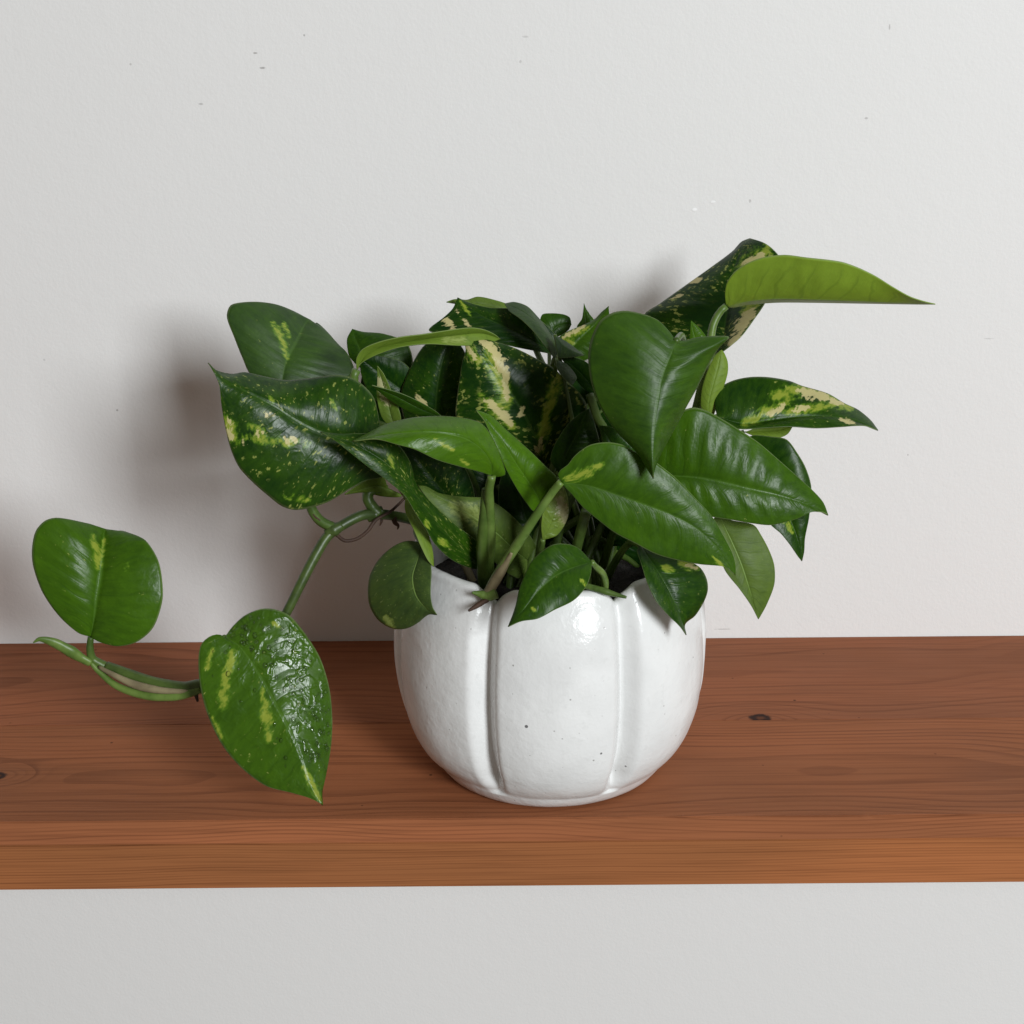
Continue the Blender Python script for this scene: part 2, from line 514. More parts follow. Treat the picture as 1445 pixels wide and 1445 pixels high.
def prof(pts, x):
    """Catmull-Rom through (x, y) pairs"""
    xs = [p[0] for p in pts]
    if x <= xs[0]:
        return pts[0][1]
    if x >= xs[-1]:
        return pts[-1][1]
    for i in range(len(xs) - 1):
        if xs[i] <= x <= xs[i + 1]:
            break
    t = (x - xs[i]) / (xs[i + 1] - xs[i])
    p1, p2 = pts[i], pts[i + 1]
    p0 = pts[i - 1] if i else p1
    p3 = pts[i + 2] if i + 2 < len(pts) else p2
    m1 = (p2[1] - p0[1]) / max(1e-9, p2[0] - p0[0]) * (p2[0] - p1[0])
    m2 = (p3[1] - p1[1]) / max(1e-9, p3[0] - p1[0]) * (p2[0] - p1[0])
    return ((2 * t**3 - 3 * t**2 + 1) * p1[1] + (t**3 - 2 * t**2 + t) * m1 + (-2 * t**3 + 3 * t**2) * p2[1] + (t**3 - t**2) * m2)


H_POT = 0.1345
P_OUT = [(0.012, 0.0736), (0.016, 0.0776), (0.022, 0.0818), (0.032, 0.0866), (0.048, 0.0908), (0.066, 0.0926), (0.084, 0.0926), (0.100, 0.0912), (0.114, 0.0888), (0.125, 0.0852), (0.1345, 0.0802)]


def ss(x):
    x = max(0.0, min(1.0, x))
    return x * x * (3 - 2 * x)


def make_pot():
    NT_ = NP * 64
    rows = []

    def ang(j):
        return 2 * math.pi * j / NT_

    step = 2 * math.pi / NP

    def groove_dist(a):
        """arc distance (in degrees) to the nearest groove, signed"""
        k = (a - PHASE) / step
        return (k - math.floor(k) - 0.5) * step  # 0 in the middle between two petal centres

    def gfun(a, depth, width):
        g = abs(math.degrees(groove_dist(a)))
        x = min(1, g / width)
        return depth * (1 - math.sqrt(max(0.0, 1 - (1 - x) ** 2.2))) if x < 1 else 0.0

    def gf(a, depth, width):
        g = abs(math.degrees(groove_dist(a)))
        x = max(0.0, 1 - g / width)
        # a chamfered V with a soft shoulder, and a faint belly across the petal
        v = x ** 2 * (1.6 - 0.6 * x) if x < 0.35 else 0.169 + (x - 0.35) * 1.278
        return depth * v + 0.0022 * max(0.0, 1 - g / 25.7) ** 2.2

    def wob(a, z):
        return 0.0007 * mnoise.noise(Vector((math.cos(a) * 2.1, math.sin(a) * 2.1, z * 18))) + 0.0003 * mnoise.noise(Vector((math.cos(a) * 6, math.sin(a) * 6, z * 60 + 4)))

    def top(a):
        g = abs(math.degrees(groove_dist(a)))
        x = max(0.0, 1 - g / 10.5)
        return H_POT - 0.0100 * x ** 1.9 - 0.0012 * max(0.0, 1 - g / 26.0)

    foot = [(0.0000, 0.0600), (0.0006, 0.0632), (0.0030, 0.0665), (0.0065, 0.0693), (0.0096, 0.0713), (0.0108, 0.0721)]
    for z, r in foot:
        rows.append([(r + wob(a, z) * 0.5, z + 0.0004 * math.sin(3 * a + 1)) if z > 0 else (r, 0.0) for a in map(ang, range(NT_))])
    # ledge and petals
    NZ = 54
    for i in range(NZ + 1):
        f = i / NZ
        row = []
        for j in range(NT_):
            a = ang(j)
            zt = top(a)
            z = 0.0118 + (zt - 0.0118) * f
            zz = 0.0118 + (H_POT - 0.0118) * f
            zr = z + (zz - z) * 0.35 * f
            r = prof(P_OUT, zr)
            # grooves fade into a point at the ledge
            k = ss((z - 0.0118) / 0.014)
            r -= gf(a, 0.0092, 6.6) * (0.22 + 0.78 * k) * (1.0 - 0.25 * ss((f - 0.8) / 0.2))
            r -= 0.0006 * (1 - k)
            r += wob(a, z)
            row.append((r, z))
        rows.append(row)
    # rolled rim, then the inside
    for ph in (25, 55, 90, 125, 160):
        row = []
        c, s = math.cos(R(ph)), math.sin(R(ph))
        for j in range(NT_):
            a = ang(j)
            r0, z0 = rows[6 + NZ][j]
            row.append((r0 - 0.0036 + 0.0036 * c, z0 + 0.0030 * s))
        rows.append(row)
    for zf, rf in ((0.92, 0.0), (0.8, 0.002), (0.6, 0.0045), (0.4, 0.003), (0.2, -0.004)):
        row = []
        for j in range(NT_):
            r0, z0 = rows[6 + NZ][j]
            row.append((r0 - 0.0072 + rf, z0 * zf))
        rows.append(row)
    verts, faces = [], []
    for row in rows:
        for j, (r, z) in enumerate(row):
            a = ang(j)
            verts.append((math.sin(a) * r, -math.cos(a) * r, z))
    n = NT_
    for i in range(len(rows) - 1):
        for j in range(n):
            k = (j + 1) % n
            faces.append((i * n + j, i * n + k, (i + 1) * n + k, (i + 1) * n + j))
    faces.append(tuple(reversed(range(n))))
    last = (len(rows) - 1) * n
    faces.append(tuple(last + j for j in range(n)))
    m = bpy.data.meshes.new('plant_pot')
    m.from_pydata(verts, [], faces)
    smooth(m)
    return m


pot = obj('plant_pot', make_pot(), M_GLAZE)
pot.location = PC
tag(pot, 'white glazed ceramic pot with seven rounded petals standing on the shelf', 'plant pot')

# ---------------------------------------------------------------- soil
random.seed(4)
SOIL_Z = 0.112
vs, fs = [(0, 0, SOIL_Z + 0.006)], []
NR, NA = 16, 56
for i in range(1, NR + 1):
    for j in range(NA):
        a = 2 * math.pi * j / NA
        r = 0.0785 * i / NR
        h = SOIL_Z + 0.006 * (1 - (i / NR) ** 2) + (0.004 * mnoise.noise(Vector((r * 120 * math.cos(a), r * 120 * math.sin(a), 0))))
        vs.append((r * math.cos(a), r * math.sin(a), h))
for j in range(NA):
    fs.append((0, 1 + j, 1 + (j + 1) % NA))
for i in range(NR - 1):
    for j in range(NA):
        k = (j + 1) % NA
        fs.append((1 + i * NA + j, 1 + (i + 1) * NA + j, 1 + (i + 1) * NA + k, 1 + i * NA + k))
m = bpy.data.meshes.new('soil')
m.from_pydata(vs, [], fs)
smooth(m)
soil = obj('soil', m, M_SOIL)
soil.location = PC
tag(soil, 'dark potting soil inside the white pot', 'soil', kind='stuff')

# ---------------------------------------------------------------- plant
plant = bpy.data.objects.new('pothos_plant', None)
COL.objects.link(plant)
plant.location = PC + Vector((0, 0, SOIL_Z))
PINV = Matrix.Translation(-plant.location)
tag(plant, 'leafy green variegated trailing vine plant growing in the white pot', 'plant')
bpy.context.view_layer.update()


def catmull(P, n, closed=False):
    """n points along a chord-length centripetal spline through the rows of P"""
    P = np.array(P, float)
    keep = [0] + [i for i in range(1, len(P)) if np.linalg.norm(P[i] - P[i - 1]) > 1e-9]
    P = P[keep]
    d = np.linalg.norm(np.diff(P, axis=0), axis=1)
    s = np.concatenate([[0], np.cumsum(d)])
    s /= s[-1]
    T = np.zeros_like(P)
    for i in range(len(P)):
        a, b = max(0, i - 1), min(len(P) - 1, i + 1)
        T[i] = (P[b] - P[a]) / (s[b] - s[a])
    out = []
    for u in np.linspace(0, 1, n):
        i = min(len(P) - 2, max(0, int(np.searchsorted(s, u, side='right') - 1)))
        h = s[i + 1] - s[i]
        t = (u - s[i]) / h
        # tangents limited so that the outline does not overshoot
        out.append((2 * t**3 - 3 * t**2 + 1) * P[i] + (t**3 - 2 * t**2 + t) * T[i] * h * 0.9 + (-2 * t**3 + 3 * t**2) * P[i + 1] + (t**3 - t**2) * T[i + 1] * h * 0.9)
    return np.array(out)


def tube(name, pts, rad, mat, parent=None, segs=10, n=None, seed=0, flat=1.0):
    """tapering stem through 3D points; rad = list of (0..1, radius)"""
    n = n or max(8, len(pts) * 7)
    C = catmull([tuple(p) for p in pts], n)
    verts, faces = [], []
    prev = None
    for i in range(n):
        p = Vector(C[i])
        tan = Vector(C[min(n - 1, i + 1)] - C[max(0, i - 1)]).normalized()
        if prev is None:
            side = tan.cross(Vector((0, 1, 0.2))).normalized()
        else:
            side = (prev - tan * prev.dot(tan)).normalized()
        prev = side
        up = tan.cross(side)
        f = i / (n - 1)
        r = float(np.interp(f, [q[0] for q in rad], [q[1] for q in rad]))
        r *= 1 + 0.07 * mnoise.noise(Vector((f * 9, seed * 3.3, 0)))
        for j in range(segs):
            a = 2 * math.pi * j / segs
            verts.append(p + side * (math.cos(a) * r) + up * (math.sin(a) * r * flat))
    for i in range(n - 1):
        for j in range(segs):
            k = (j + 1) % segs
            faces.append((i * segs + j, i * segs + k, (i + 1) * segs + k, (i + 1) * segs + j))
    faces.append(tuple(reversed(range(segs))))
    faces.append(tuple((n - 1) * segs + j for j in range(segs)))
    org = plant.location
    m = bpy.data.meshes.new(name)
    m.from_pydata([v - org for v in verts], [], faces)
    smooth(m)
    return obj(name, m, mat, parent or plant)


NU, NV = 60, 18          # along the blade, across each half
SEED = [0]


def leaf(base, tip, L, M, Rr, db, dt, arch=0.0, dl=0.0, dr=0.0, cup=0.10, side='top', shade=0.3, fleck=0.0, wet=0.0,
         cream=(), lime=(), label=None, petiole=None, pr=0.0020, ripple=0.00022, wave=0.0012, pmat=None, thick=0.00055, tipd=0.0, matt=0.0):
    """one leaf blade: outline and midrib are photo positions, db/dt etc. millimetres from the wall.
    dl/dr: how much nearer to the viewer the two margins stand than the midrib; arch: the midrib's bow."""
    SEED[0] += 1
    sd = SEED[0]
    P = [catmull([base] + list(q) + [tip], NU) for q in (L, M, Rr)]
    U = np.linspace(0, 1, NU)
    dm = (db + (dt - db) * U + arch * 4 * U * (1 - U) + tipd * U ** 4) / 1000
    w = np.sin(np.pi * np.clip(U, 0, 1)) ** 0.6
    dL = dm + dl / 1000 * w
    dR = dm + dr / 1000 * w
    A = [[px(P[k][i][0], P[k][i][1], (dL, dm, dR)[k][i]) for i in range(NU)] for k in range(3)]
    view = Vector((CX, CY, CZ))
    verts, uvs, crm, lim = [], [], [], []
    nv = 2 * NV + 1
    for i in range(NU):
        l, mm, r = A[0][i], A[1][i], A[2][i]
        pl, pm, pr2 = P[0][i], P[1][i], P[2][i]
        for j in range(nv):
            v = (j - NV) / NV
            e, pe = (l, pl) if v < 0 else (r, pr2)
            s = abs(v)
            q = mm.lerp(e, s)
            pp = pm + (pe - pm) * s
            wid = (e - mm).length
            n = (view - q).normalized()
            bulge = cup * wid * (s ** 0.75) * (1 - s) * 3.0
            rip = ripple * math.sin(2 * math.pi * ((U[i] - 0.24 * (s ** 0.8) * (1 - 0.75 * U[i])) * 10 + sd * .31 + 0.5 * mnoise.noise(Vector((U[i] * 4, v, sd))))) * s * (1 - s) * 4 * min(1, wid / 0.03)
            wav = wave * mnoise.noise(Vector((U[i] * 3.2, v * 1.6, sd * 5.7))) * (0.3 + s) * min(1, wid / 0.02) * math.sin(math.pi * U[i])
            q = q + n * (bulge + rip + wav)
            verts.append(q)
            ut = U[i] - 0.24 * (s ** 0.8) * (1 - 0.75 * U[i])
            uvs.append((ut, (v + 1) / 2))

            def field(strokes):
                best = 0.0
                for (x0, y0, x1, y1, wd) in strokes:
                    ax, ay = x1 - x0, y1 - y0
                    L2 = ax * ax + ay * ay
                    t = max(0, min(1, ((pp[0] - x0) * ax + (pp[1] - y0) * ay) / L2))
                    dd = math.hypot(pp[0] - x0 - ax * t, pp[1] - y0 - ay * t)
                    taper = wd * (0.45 + 0.55 * math.sin(math.pi * (0.1 + 0.8 * t)))
                    best = max(best, 1 - dd / (taper * 2.3))
                return max(0.0, best)
            crm.append(field([(a0, b0, a1, b1, w0 * 0.8) for (a0, b0, a1, b1, w0) in cream]))
            lim.append(field([(a0, b0, a1, b1, w0 * 0.85) for (a0, b0, a1, b1, w0) in lime]))
    org = plant.location
    faces = []
    for i in range(NU - 1):
        for j in range(nv - 1):
            faces.append((i * nv + j, i * nv + j + 1, (i + 1) * nv + j + 1, (i + 1) * nv + j))
    # which way round: the named side faces the viewer
    acc = 0.0
    for f in faces[::3]:
        a, b, c, d = (verts[k] for k in f)
        nn = (c - a).cross(d - b)
        acc += nn.dot(view - a)
    if (acc > 0) != (side == 'top'):
        faces = [tuple(reversed(f)) for f in faces]
    m = bpy.data.meshes.new('leaf')
    m.from_pydata([v - org for v in verts], [], faces)
    lay = m.uv_layers.new(name='blade')
    lay.data.foreach_set('uv', [c for lp in m.loops for c in uvs[lp.vertex_index]])
    for nm, dat in (('cream', crm), ('lime', lim)):
        at = m.attributes.new(nm, 'FLOAT', 'POINT')
        at.data.foreach_set('value', dat)
    bm = bmesh.new()
    bm.from_mesh(m)
    bmesh.ops.remove_doubles(bm, verts=bm.verts, dist=1e-5)
    bm.to_mesh(m)
    bm.free()
    smooth(m)
    o = obj('leaf', m, [M_TOP, M_UND], plant)
    sol = o.modifiers.new('thickness', 'SOLIDIFY')
    sol.thickness = thick
    sol.offset = -1
    sol.material_offset = 1
    sol.material_offset_rim = 1
    o['seed'] = float(sd) * 1.37
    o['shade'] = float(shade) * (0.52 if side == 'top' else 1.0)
    o['fleck'] = float(fleck)
    o['wet'] = float(wet)
    o['matt'] = float(matt)
    if label:
        o['label'] = label
    o_base = px(base[0], base[1], db / 1000)
    if petiole is not None:
        if petiole == 'soil':
            a = (sd * 2.4) % (2 * math.pi)
            foot = PC + Vector((0.032 * math.cos(a), 0.026 * math.sin(a) - 0.004, SOIL_Z - 0.004))
            mid = o_base.lerp(foot, 0.45)
            back = (PC - o_base)
            mid += Vector((back.x * 0.18, back.y * 0.18, 0.018))
            pts = [o_base, o_base.lerp(mid, 0.35) + Vector((0, 0.004, 0.001)), mid, foot]
        else:
            pts = [o_base] + [px(q[0], q[1], q[2] / 1000) if len(q) == 3 else q for q in petiole]
        tube('petiole', pts, [(0, pr * 0.8), (0.3, pr), (1, pr * 1.25)], pmat or M_STEM, o, 10, seed=sd)
    return o, A


# ---- trailing vine: stem, then the two leaves it carries
VINE = [(612, 752, 172), (590, 737, 184), (571, 731, 195), (542, 726, 206), (512, 727, 214), (485, 740, 220), (462, 757, 225), (442, 790, 231), (425, 823, 236),
        (405, 863, 240), (380, 905, 243), (345, 945, 243), (310, 964, 241), (279, 967, 239), (259, 971, 237), (219, 965, 233), (180, 952, 229), (150, 941, 226)]
vine_pts = [px(x, y, d / 1000) for x, y, d in VINE]
tube('vine', vine_pts, [(0, .0029), (.2, .0029), (.5, .0026), (.7, .0027), (.86, .0038), (1, .0032)], M_VINE, n=150, segs=14)['label'] = 'trailing stem that leaves the pot and hangs over the shelf'
for (x, y, d, r) in ((474, 746, 223, .0044), (532, 724, 209, .0043), (283, 967, 239, .0042)):     # nodes of the stem
    p = px(x, y, d / 1000)
    q = px(x - 9, y + 5, (d + 1) / 1000) if x > 300 else px(x - 10, y + 2, d / 1000)
    tube('stem_node', [p + (p - q) * 1.0, p + (p - q) * 0.4, p, q, q + (q - p) * 0.6], [(0, r * .55), (.5, r * .88), (1, r * .55)], M_VINE, n=14, seed=x)
# sheath strand under the end of the vine and the rolled new leaf
tube('sheath', [px(x, y, d / 1000) for x, y, d in ((284, 972, 241), (252, 982, 240), (205, 981, 237), (165, 968, 232), (138, 946, 229), (128, 934, 228))],
     [(0, .0024), (.4, .0026), (.8, .0019), (1, .0014)], M_PALE, n=40)
tube('sheath', [px(x, y, d / 1000) for x, y, d in ((268, 976, 241), (225, 974, 239), (190, 966, 236), (150, 947, 232), (140, 941, 230))],
     [(0, .0012), (.5, .0024), (1, .0010)], M_SHEATH, n=30)
tube('new_leaf', [px(x, y, d / 1000) for x, y, d in ((128, 936, 229), (112, 927, 230), (96, 917, 232), (74, 906, 234), (56, 902, 236), (47, 907, 237))],
     [(0, .0022), (.35, .0036), (.7, .0028), (.92, .0012), (1, .0004)], M_PALE, n=40, segs=12, flat=0.7)['label'] = 'rolled pale green new leaf at the end of the vine'

leaf((128, 899), (152, 768), [(110, 893), (83, 869), (60, 836), (47, 800), (45, 776), (50, 750), (63, 735), (80, 730.5), (113, 736), (138, 744)],
     [(133, 870), (136, 845), (142, 810), (145, 775), (147, 751), (150, 746)],
     [(140, 906), (166, 912), (193, 906), (216, 886), (229, 849), (229, 820), (223, 790), (206, 763), (186, 753), (166, 749)],
     228, 196, 10, 4, 6, 0.14, shade=0.50, lime=[(140, 800, 132, 758, 7), (145, 790, 147, 760, 3), (178, 805, 180, 795, 3)],
     label='rounded glossy green leaf at the far end of the vine', petiole=[(127, 915, 228), (131, 930, 227), (150, 941, 226)], pr=.0021, fleck=.1, wet=0.12, wave=.0006)
B_LEAF, B_A = leaf((317, 899), (456, 1136),
     [(309, 895), (296, 898), (284, 909), (280, 929), (282, 966), (292, 1006), (312, 1049), (339, 1082), (375, 1109), (412, 1119), (439, 1127)],
     [(339, 913), (366, 952), (392, 999), (412, 1036), (425, 1069), (439, 1109)],
     [(329, 883), (346, 868), (369, 859), (389, 860), (409, 869), (432, 896), (452, 929), (465, 972), (469, 1016), (467, 1055), (460, 1095), (455, 1119)],
     254, 290, 2, 2, -20, 0.03, shade=0.48, wet=0.6, fleck=.25,
     lime=[(318, 960, 313, 1000, 8), (330, 920, 318, 960, 8), (326, 930, 312, 985, 5), (375, 990, 379, 1045, 8), (370, 970, 376, 1010, 4), (300, 1010, 312, 1045, 4), (300, 915, 292, 945, 5), (428, 1082, 452, 1130, 5), (385, 880, 396, 884, 4)],
     label='large wet leaf with lime streaks hanging low before the shelf', petiole=[(312, 908, 250), (312, 930, 246), (318, 952, 243), (312, 963, 241)], pr=.0020, wave=.0006)

# ---- left side of the pot
leaf((545, 645), (294, 511.5),
     [(540, 618), (535, 592), (528, 562), (512, 543), (494, 532), (474, 529), (454, 531), (429, 534.5), (400, 536), (367, 529.5), (345, 525), (327, 527.5), (305, 522)],
     [(520, 628), (492, 617), (452, 609), (419, 593), (390, 574), (355, 556), (320, 538)],
     [(550, 668), (534, 675), (517, 678), (492, 691), (464, 708), (434, 717.6), (414, 719.6), (397, 714), (380, 701), (357, 681), (337, 659), (325, 632), (317, 599), (312, 569), (309, 542)],
     222, 240, 8, -20, 6, 0.12, shade=0.14, fleck=.55, wet=.15,
     cream=[(374, 586, 390, 582, 3.5), (318, 605, 328, 620, 4.5), (402, 619, 422, 622, 3), (322, 592, 328, 600, 3), (357, 610, 370, 608, 2.5), (345, 625, 352, 624, 2.5)],
     lime=[(318, 592, 332, 620, 10), (345, 618, 435, 626, 6), (352, 602, 370, 606, 5), (380, 560, 385, 570, 3), (398, 702, 436, 705, 5), (465, 560, 475, 580, 3)],
     label='large dark flecked leaf with a raised pointed tip beside the vine', petiole=[(520, 668, 214), (470, 680, 214), (442, 700, 216), (439, 716, 219), (452, 735, 222), (474, 746, 223)], pr=.0023)
leaf((397, 545), (446, 470), [(355, 530), (342, 505), (330, 475), (320, 447), (325, 431), (342, 426.5), (367, 426), (392, 430), (419, 441), (436, 452)],
     [(404, 510), (419, 481), (430, 458), (438, 451)], [(440, 548), (480, 540), (499, 527), (498, 514), (489, 497), (477, 485), (459, 465), (446, 455)],
     166, 116, 8, 0, 2, 0.10, shade=0.24, lime=[(405, 505, 392, 462, 5), (399, 482, 385, 455, 4), (410, 478, 400, 455, 3)], fleck=.12, matt=1.0, label='grey-green upright leaf against the wall, left of the pot', petiole='soil', wave=.0005)
leaf((548, 690), (486, 697), [(540, 672), (520, 676), (500, 687)], [(530, 684), (508, 690)], [(566, 700), (542, 700), (515, 694)],
     205, 216, 0, 3, -4, .08, 'under', .35, label='narrow pale underside showing below the dark flecked leaf', petiole=[(522, 693, 207), (519, 704, 208), (528, 719, 209), (535, 725, 209)], pr=.0028)

# long diagonal leaf, pale leaves behind it
leaf((682, 800), (452, 609), [(672, 803), (651, 797), (632, 786), (613, 767), (601, 746), (587, 725), (573, 701), (561, 690), (541, 674), (517, 657), (492, 637), (469, 619)],
     [(660, 782), (630, 752), (600, 716), (574, 682), (540, 650), (500, 627)], [(684, 775), (665, 757), (646, 743), (622, 722), (601, 701), (587, 681), (578, 650), (556, 622), (520, 612), (480, 612)],
     214, 254, 14, 4, -6, .10, shade=.17, fleck=.55, lime=[(620, 762, 632, 770, 5), (548, 640, 556, 660, 4), (600, 735, 606, 745, 4)],
     label='long dark flecked leaf slanting down over the rim', petiole=[(686, 812, 208), (690, 830, 204)])
leaf((752, 795), (590, 686), [(735, 816), (705, 800), (680, 770), (655, 752), (622, 724), (603, 703)], [(730, 780), (700, 752), (660, 725), (620, 702)],
     [(757, 774), (747, 755), (735, 741), (719, 725), (700, 711), (682, 703), (660, 702), (636, 700), (617, 696), (601, 687)],
     196, 214, 6, 4, -4, .1, 'under', .22, fleck=.5, lime=[(640, 715, 690, 735, 12)], label='pale flecked leaf underside behind the long dark leaf', petiole='soil')
leaf((596, 770), (617, 867), [(587, 765), (570, 765), (552, 774), (535, 790), (523, 812), (520, 835), (523, 856), (535, 875), (554, 886), (573, 886), (589, 878), (604, 866)],
     [(590, 790), (583, 815), (588, 840), (602, 858)], [(606, 780), (609, 805), (608, 840), (611, 857)],
     226, 249, 4, -14, 3, .10, 'under', .06, fleck=.42, lime=[(545, 870, 555, 885, 5)], label='rounded dull leaf hanging over the left of the rim',
     petiole=[(588, 752, 214), (592, 735, 200), (604, 744, 186)])
leaf((572, 703), (611, 800), [(571, 716), (574, 728), (585, 751), (594, 772), (603, 790)], [(580, 724), (592, 748), (603, 775)], [(580, 714), (589, 727), (603, 753), (610, 779)],
     222, 240, 2, 2, -3, .06, 'under', .52, label='narrow light green folded leaf edge by the rim', petiole=[(571, 690, 212), (585, 705, 200)], pr=.0012)

# ---- centre front
leaf((694, 671.5), (497, 622), [(704, 673), (713, 670), (712, 660), (704, 637), (692, 612), (679, 597), (659, 590.5), (629, 587), (592, 588), (567, 592), (542, 599), (517, 612)],
     [(693, 655), (680, 634), (655, 618), (620, 611), (580, 610), (540, 614)], [(679, 666.5), (654, 660), (617, 649), (585, 634), (560, 627), (530, 619)],
     252, 268, 10, -16, 6, .12, shade=.66, lime=[(614, 620, 640, 636, 4), (650, 650, 660, 655, 4)], fleck=.1, wet=.12,
     label='light green leaf in the middle pointing left', petiole=[(690, 692, 247), (691, 720, 240), (692, 760, 232), (689, 800, 222), (692, 840, 212)], pr=.0027, pmat=M_PALE)
leaf((768, 716), (672, 578), [(754, 722), (744, 711), (729, 689), (714, 661.5), (704, 637), (694, 617), (684, 594)], [(752, 690), (730, 657), (708, 622), (690, 598)],
     [(780, 705), (788, 681), (784, 671), (769, 657), (749, 637), (729, 619), (712, 604), (692, 586)], 234, 240, 6, 3, -6, .14, shade=.66, fleck=.12,
     label='bright green narrow leaf in the middle pointing up', petiole=[(766, 740, 232), (760, 790, 222), (757, 840, 212)])
leaf((766, 761), (789, 683), [(764, 740), (768, 715), (776, 694)], [(776, 740), (784, 715), (788, 698)], [(786, 754), (800, 731), (801, 706), (796, 690)],
     240, 238, 2, 0, -3, .12, 'under', .5, wet=1.0, cream=[(790, 705, 798, 735, 8)], lime=[(790, 700, 795, 740, 10)], fleck=.3, label='small wet yellowish leaf behind the slanting stem',
     petiole=[(765, 768, 238), (763, 778, 236), (764, 800, 226)], pr=.0017, pmat=M_PALE)
leaf((792, 680), (1038, 812), [(787, 670), (792, 662), (800, 657), (812, 642), (832, 628), (857, 624), (880, 628), (895, 637), (915, 645), (932, 657), (952, 673), (979, 700.5), (1005, 729), (1021, 756), (1034, 782), (1038, 798)],
     [(835, 686.5), (872, 699), (910, 712), (947, 726), (981, 744), (1008, 768), (1028, 796)],
     [(798, 688), (805, 695), (821, 714), (842, 732), (868, 752), (897, 767), (926, 782), (958, 791), (989, 796.5), (1018, 799), (1029, 803)],
     264, 268, 2, -4, 2, .05, shade=.42, lime=[(800, 676, 835, 665, 8), (820, 668, 850, 655, 6), (1006, 786, 1022, 802, 4)], fleck=.05, label='broad green heart-shaped leaf in front on the right of the pot',
     petiole=[(780, 694, 262), (755, 730, 261), (730, 768, 257), (706, 805, 250), (692, 832, 246), (690, 850, 236)], pr=.0025, pmat=M_PALE)
leaf((954, 481), (922, 676.5), [(944, 467), (929, 452), (909, 443.5), (884, 438.5), (865, 441), (847, 452), (835, 475), (830, 500), (832, 529), (840, 559), (855, 589), (872, 612), (889, 629), (904, 646), (913, 662)],
     [(947, 500), (934, 534), (927, 574), (922, 612), (921, 649)], [(967, 480), (984, 476), (1009, 474), (1029, 475.5), (1014, 492), (999, 517), (984, 547), (969, 574), (954, 602), (939, 629), (929, 649), (923.5, 666)],
     256, 278, 4, -16, -16, .06, shade=.34, matt=0.45, label='matt dark green heart-shaped leaf hanging point down at the top', petiole=[(962, 474, 226), (962, 500, 205), (930, 620, 190), (850, 760, 180)], fleck=0., wave=.001)
leaf((925, 668), (1169, 727), [(915, 650), (925, 620), (945, 590), (976, 575), (997, 579.5), (1022, 593), (1046, 608), (1070, 624), (1098, 648), (1125, 672), (1147, 692), (1162, 709)],
     [(952, 671.5), (984, 674), (1021, 681), (1059, 690), (1096, 698), (1140, 712)], [(935, 695), (965, 718), (1003, 729), (1034, 734), (1064, 739), (1089, 741), (1125, 732), (1144, 723), (1162, 722)],
     220, 222, 6, -8, 4, .09, shade=.42, wet=.10, fleck=.05, label='large glossy green leaf pointing right with a curled tip', petiole=[(905, 680, 222), (870, 740, 205), (850, 800, 190)], ripple=.0005)
leaf((1064, 640), (1132, 792), [(1055, 660), (1060, 700), (1087, 740), (1102, 753), (1115, 769), (1126, 785)], [(1085, 670), (1105, 710), (1122, 750), (1130, 778)],
     [(1056, 618), (1064, 614), (1089, 616), (1110, 620), (1125, 639), (1137, 660), (1145, 688), (1142, 729), (1136, 760), (1135, 778)],
     186, 208, 4, 4, -3, .1, shade=.16, lime=[(1100, 735, 1115, 732, 5), (1110, 738, 1118, 752, 4)], label='dark leaf behind the curled glossy leaf, its point hanging', petiole='soil')
leaf((1012, 722), (1069.5, 873.5), [(1003, 745), (1012, 775), (1023, 805), (1044, 832), (1060, 855)], [(1030, 760), (1045, 795), (1058, 835)],
     [(1029, 734), (1063, 741), (1074, 756), (1085, 777), (1092, 798), (1092, 824), (1081, 853)], 212, 224, 4, 2, -4, .08, 'under', .24,
     label='pale grey-green leaf hanging below the broad front leaf', petiole='soil')
leaf((905, 770), (969, 896), [(899, 775), (905, 795), (913, 821), (926, 848), (944, 869), (960, 884)], [(926, 803), (943, 832), (957, 862)],
     [(926, 775), (958, 786), (987, 800), (997, 816), (999, 832), (994, 848), (981, 869), (967, 881)], 240, 256, 6, 6, -12, .10, shade=.14, fleck=.25, wet=.1,
     lime=[(960, 795, 985, 800, 7), (935, 800, 950, 805, 5)], cream=[(968, 797, 984, 802, 3)], label='dark leaf hanging over the right front of the rim', petiole=[(890, 765, 232), (870, 790, 220), (850, 830, 205)])
leaf((835, 793), (716.5, 884), [(829, 786), (817, 774), (803, 768), (782, 768), (763, 779), (749, 793), (740, 812), (732, 833), (728, 852), (723, 868)],
     [(806, 802), (782, 814), (759, 835), (740, 859)], [(834, 809), (827, 828), (810, 847), (782, 861), (759, 873), (735, 876.5)],
     262, 290, 4, -8, 5, .10, shade=.24, lime=[(820, 818, 826, 826, 3), (750, 858, 756, 862, 3)], fleck=.08, label='small pointed leaf over the front of the rim',
     petiole=[(840, 799, 258), (850, 809, 251), (854, 824, 244), (850, 840, 232)], pr=.0018, pmat=M_PALE)

